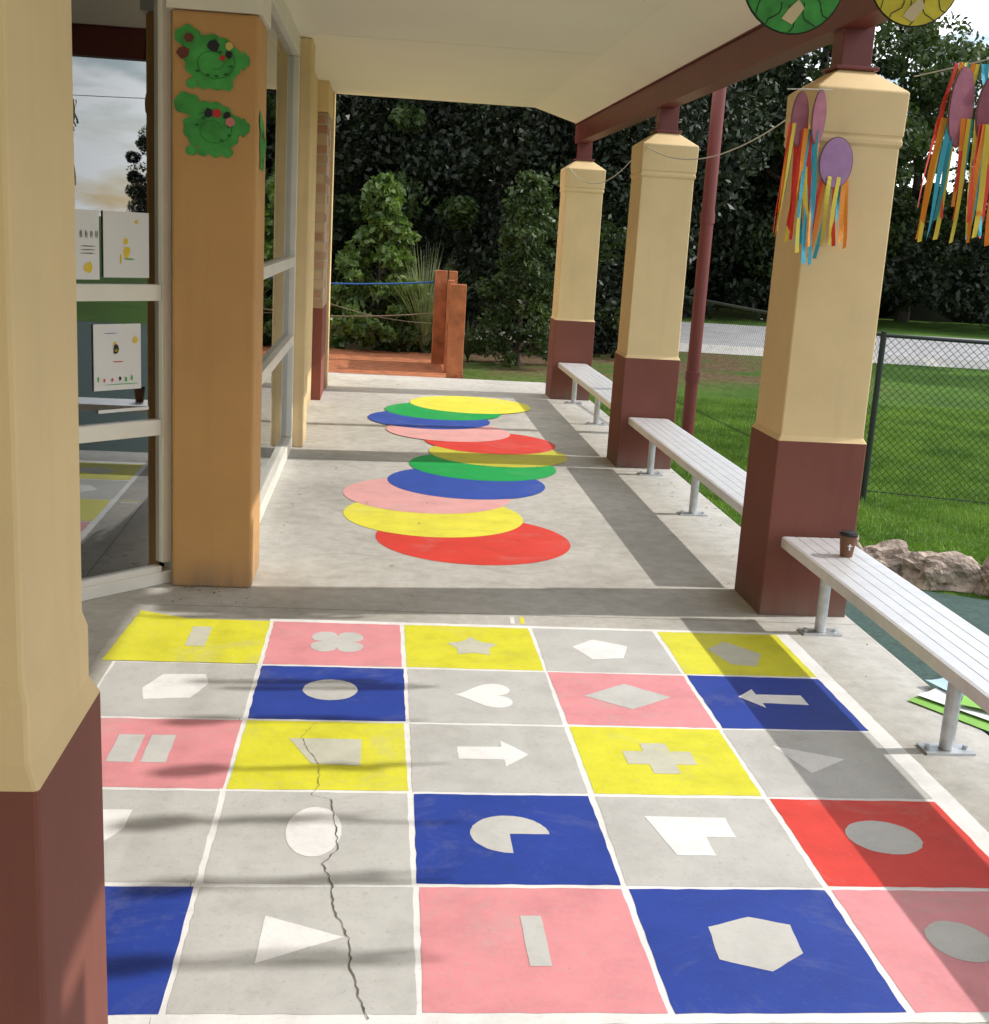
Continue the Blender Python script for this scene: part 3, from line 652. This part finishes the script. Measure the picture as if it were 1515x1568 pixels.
link(bpy.data.objects.new('understorey_shrubs.002',leaves_mesh('us3',P_,.12,L_mid)))
P_=boxes_pts(22000,2.4,4.6,19.0,20.8,0,4.6,45,.6)
link(bpy.data.objects.new('understorey_shrubs.001',leaves_mesh('us2',P_,.115,L_und)))
P_=boxes_pts(30000,3,36,30.6,32.5,-.1,2.2,130,.8)
link(bpy.data.objects.new('roadside_hedge',leaves_mesh('hedge',P_,.2,L_und)))
def wall(name,x0,x1,y,h,seed,mat):
    nx,nzz=60,16; vs=[];fs=[]
    for i in range(nx+1):
        for k_ in range(nzz+1):
            x=x0+(x1-x0)*i/nx; z=-.1+h*k_/nzz
            p=Vector((x*.4+seed,z*.5,seed)); dz=mnoise.noise(p)*1.2
            vs.append((x,y+dz+.5*(k_/nzz)**2,z+(mnoise.noise(Vector((x*.5,seed,0)))*1.2 if k_==nzz else 0)))
    for i in range(nx):
        for k_ in range(nzz): q=i*(nzz+1)+k_; fs.append((q,q+nzz+1,q+nzz+2,q+1))
    mesh_obj(name,vs,fs,mat,smooth=True)
M_shade=MAT('woodland_shade',(.008,.011,.006),1,.5,2,0,spec=.05)  # near-black sheets added behind the leaves, colour painted as deep shade
wall('woodland_shade_sheet',-16,4.2,26,6.5,1,M_shade); wall('woodland_shade_sheet.001',3,14.5,37,6.5,5,M_shade); wall('woodland_shade_sheet.002',14.5,60,36,3.6,9,M_shade)
def cone_shrub(name,x,y,h,r,n,mat,size,K=110,rad=.17,ex=.65):
    e=empty(name) 
    def f():
        t=RNG.uniform(0,1)**1.2; a=RNG.uniform(0,6.28); rr=r*(1-t)**ex*RNG.uniform(.35,1)+.03
        return np.array([x+rr*math.cos(a),y+rr*math.sin(a),-.1+.12+t*(h-.1)])
    P_,cs=clump_points(n,K,rad,f); link(bpy.data.objects.new('foliage',leaves_mesh(name,P_,size,mat)),e)
    mb=MB(); mb.cyl((x,y,-.1),(x,y,h*.8),.04,.012,8)
    for c in cs[:25]: mb.cyl((x,y,max(.1,c[2]-.3)),tuple(c),.014,.004,5)
    mb.obj('stems',[M_bark],e)
cone_shrub('conical_shrub',-.04,17.9,2.42,.88,9000,L_bright,.135,120,.16,.8)
cone_shrub('tall_shrub',1.95,17.2,2.55,.70,8000,L_mid,.085)
cone_shrub('low_shrub',.35,17.8,.9,.5,3000,L_mid,.10)
def strappy(name,x,y,n,h,mat):
    mb=MB()
    for i in range(n):
        a=RNG.uniform(0,6.28); L=h*RNG.uniform(.7,1.25); sp=RNG.uniform(.15,.7); w_=.010; vs=[];fs=[]
        for s in range(8):
            t=s/7; rr=sp*L*t**1.3*.8; z=L*(t-.35*sp*t*t*1.6); ww=w_*(1-t*.9)
            px,py=x+rr*math.cos(a),y+rr*math.sin(a); vs+=[(px-ww*math.sin(a),py+ww*math.cos(a),z-.1),(px+ww*math.sin(a),py-ww*math.cos(a),z-.1)]
            if s: fs.append((2*s-2,2*s-1,2*s+1,2*s))
        mb.add(vs,fs)
    mb.obj(name,[mat])
strappy('strappy_grass_plant',.62,17.6,420,1.5,leaf_mat('strap_leaves',(.16,.20,.10),(.38,.42,.24),.3))
strappy('strappy_grass_plant.001',1.25,17.4,160,.6,leaf_mat('strap_leaves2',(.05,.08,.04),(.14,.18,.08),.3))
def blades(name,n,x0,x1,y0,y1,h,mat,cond=None):
    X=RNG.uniform(x0,x1,n);Y=RNG.uniform(y0,y1,n)
    if cond is not None: k_=cond(X,Y); X=X[k_];Y=Y[k_]
    n=len(X); C=np.stack([X,Y,np.full(n,-.1)],1); t=RNG.uniform(0,6.28,n); wv=np.stack([np.cos(t),np.sin(t),np.zeros(n)],1)*.005
    tip=C+np.stack([RNG.normal(0,.015,n),RNG.normal(0,.015,n),h*RNG.uniform(.5,1.2,n)],1)
    V=np.empty((n,3,3)); V[:,0]=C-wv;V[:,1]=C+wv;V[:,2]=tip
    me=bpy.data.meshes.new(name); me.vertices.add(3*n); me.vertices.foreach_set('co',V.reshape(-1)); me.loops.add(3*n); me.loops.foreach_set('vertex_index',np.arange(3*n,dtype=np.int32))
    me.polygons.add(n); me.polygons.foreach_set('loop_start',np.arange(0,3*n,3,dtype=np.int32)); me.polygons.foreach_set('loop_total',np.full(n,3,dtype=np.int32)); me.materials.append(mat); me.update(calc_edges=True)
    link(bpy.data.objects.new(name,me))
L_grass=leaf_mat('grass_blades',(.08,.16,.025),(.22,.34,.065),.3,.6,.3,1.5)
blades('lawn_grass',120000,2.4,7.5,6.3,14.5,.04,L_grass,lambda X,Y: Y>7.6-.42*X+.75)
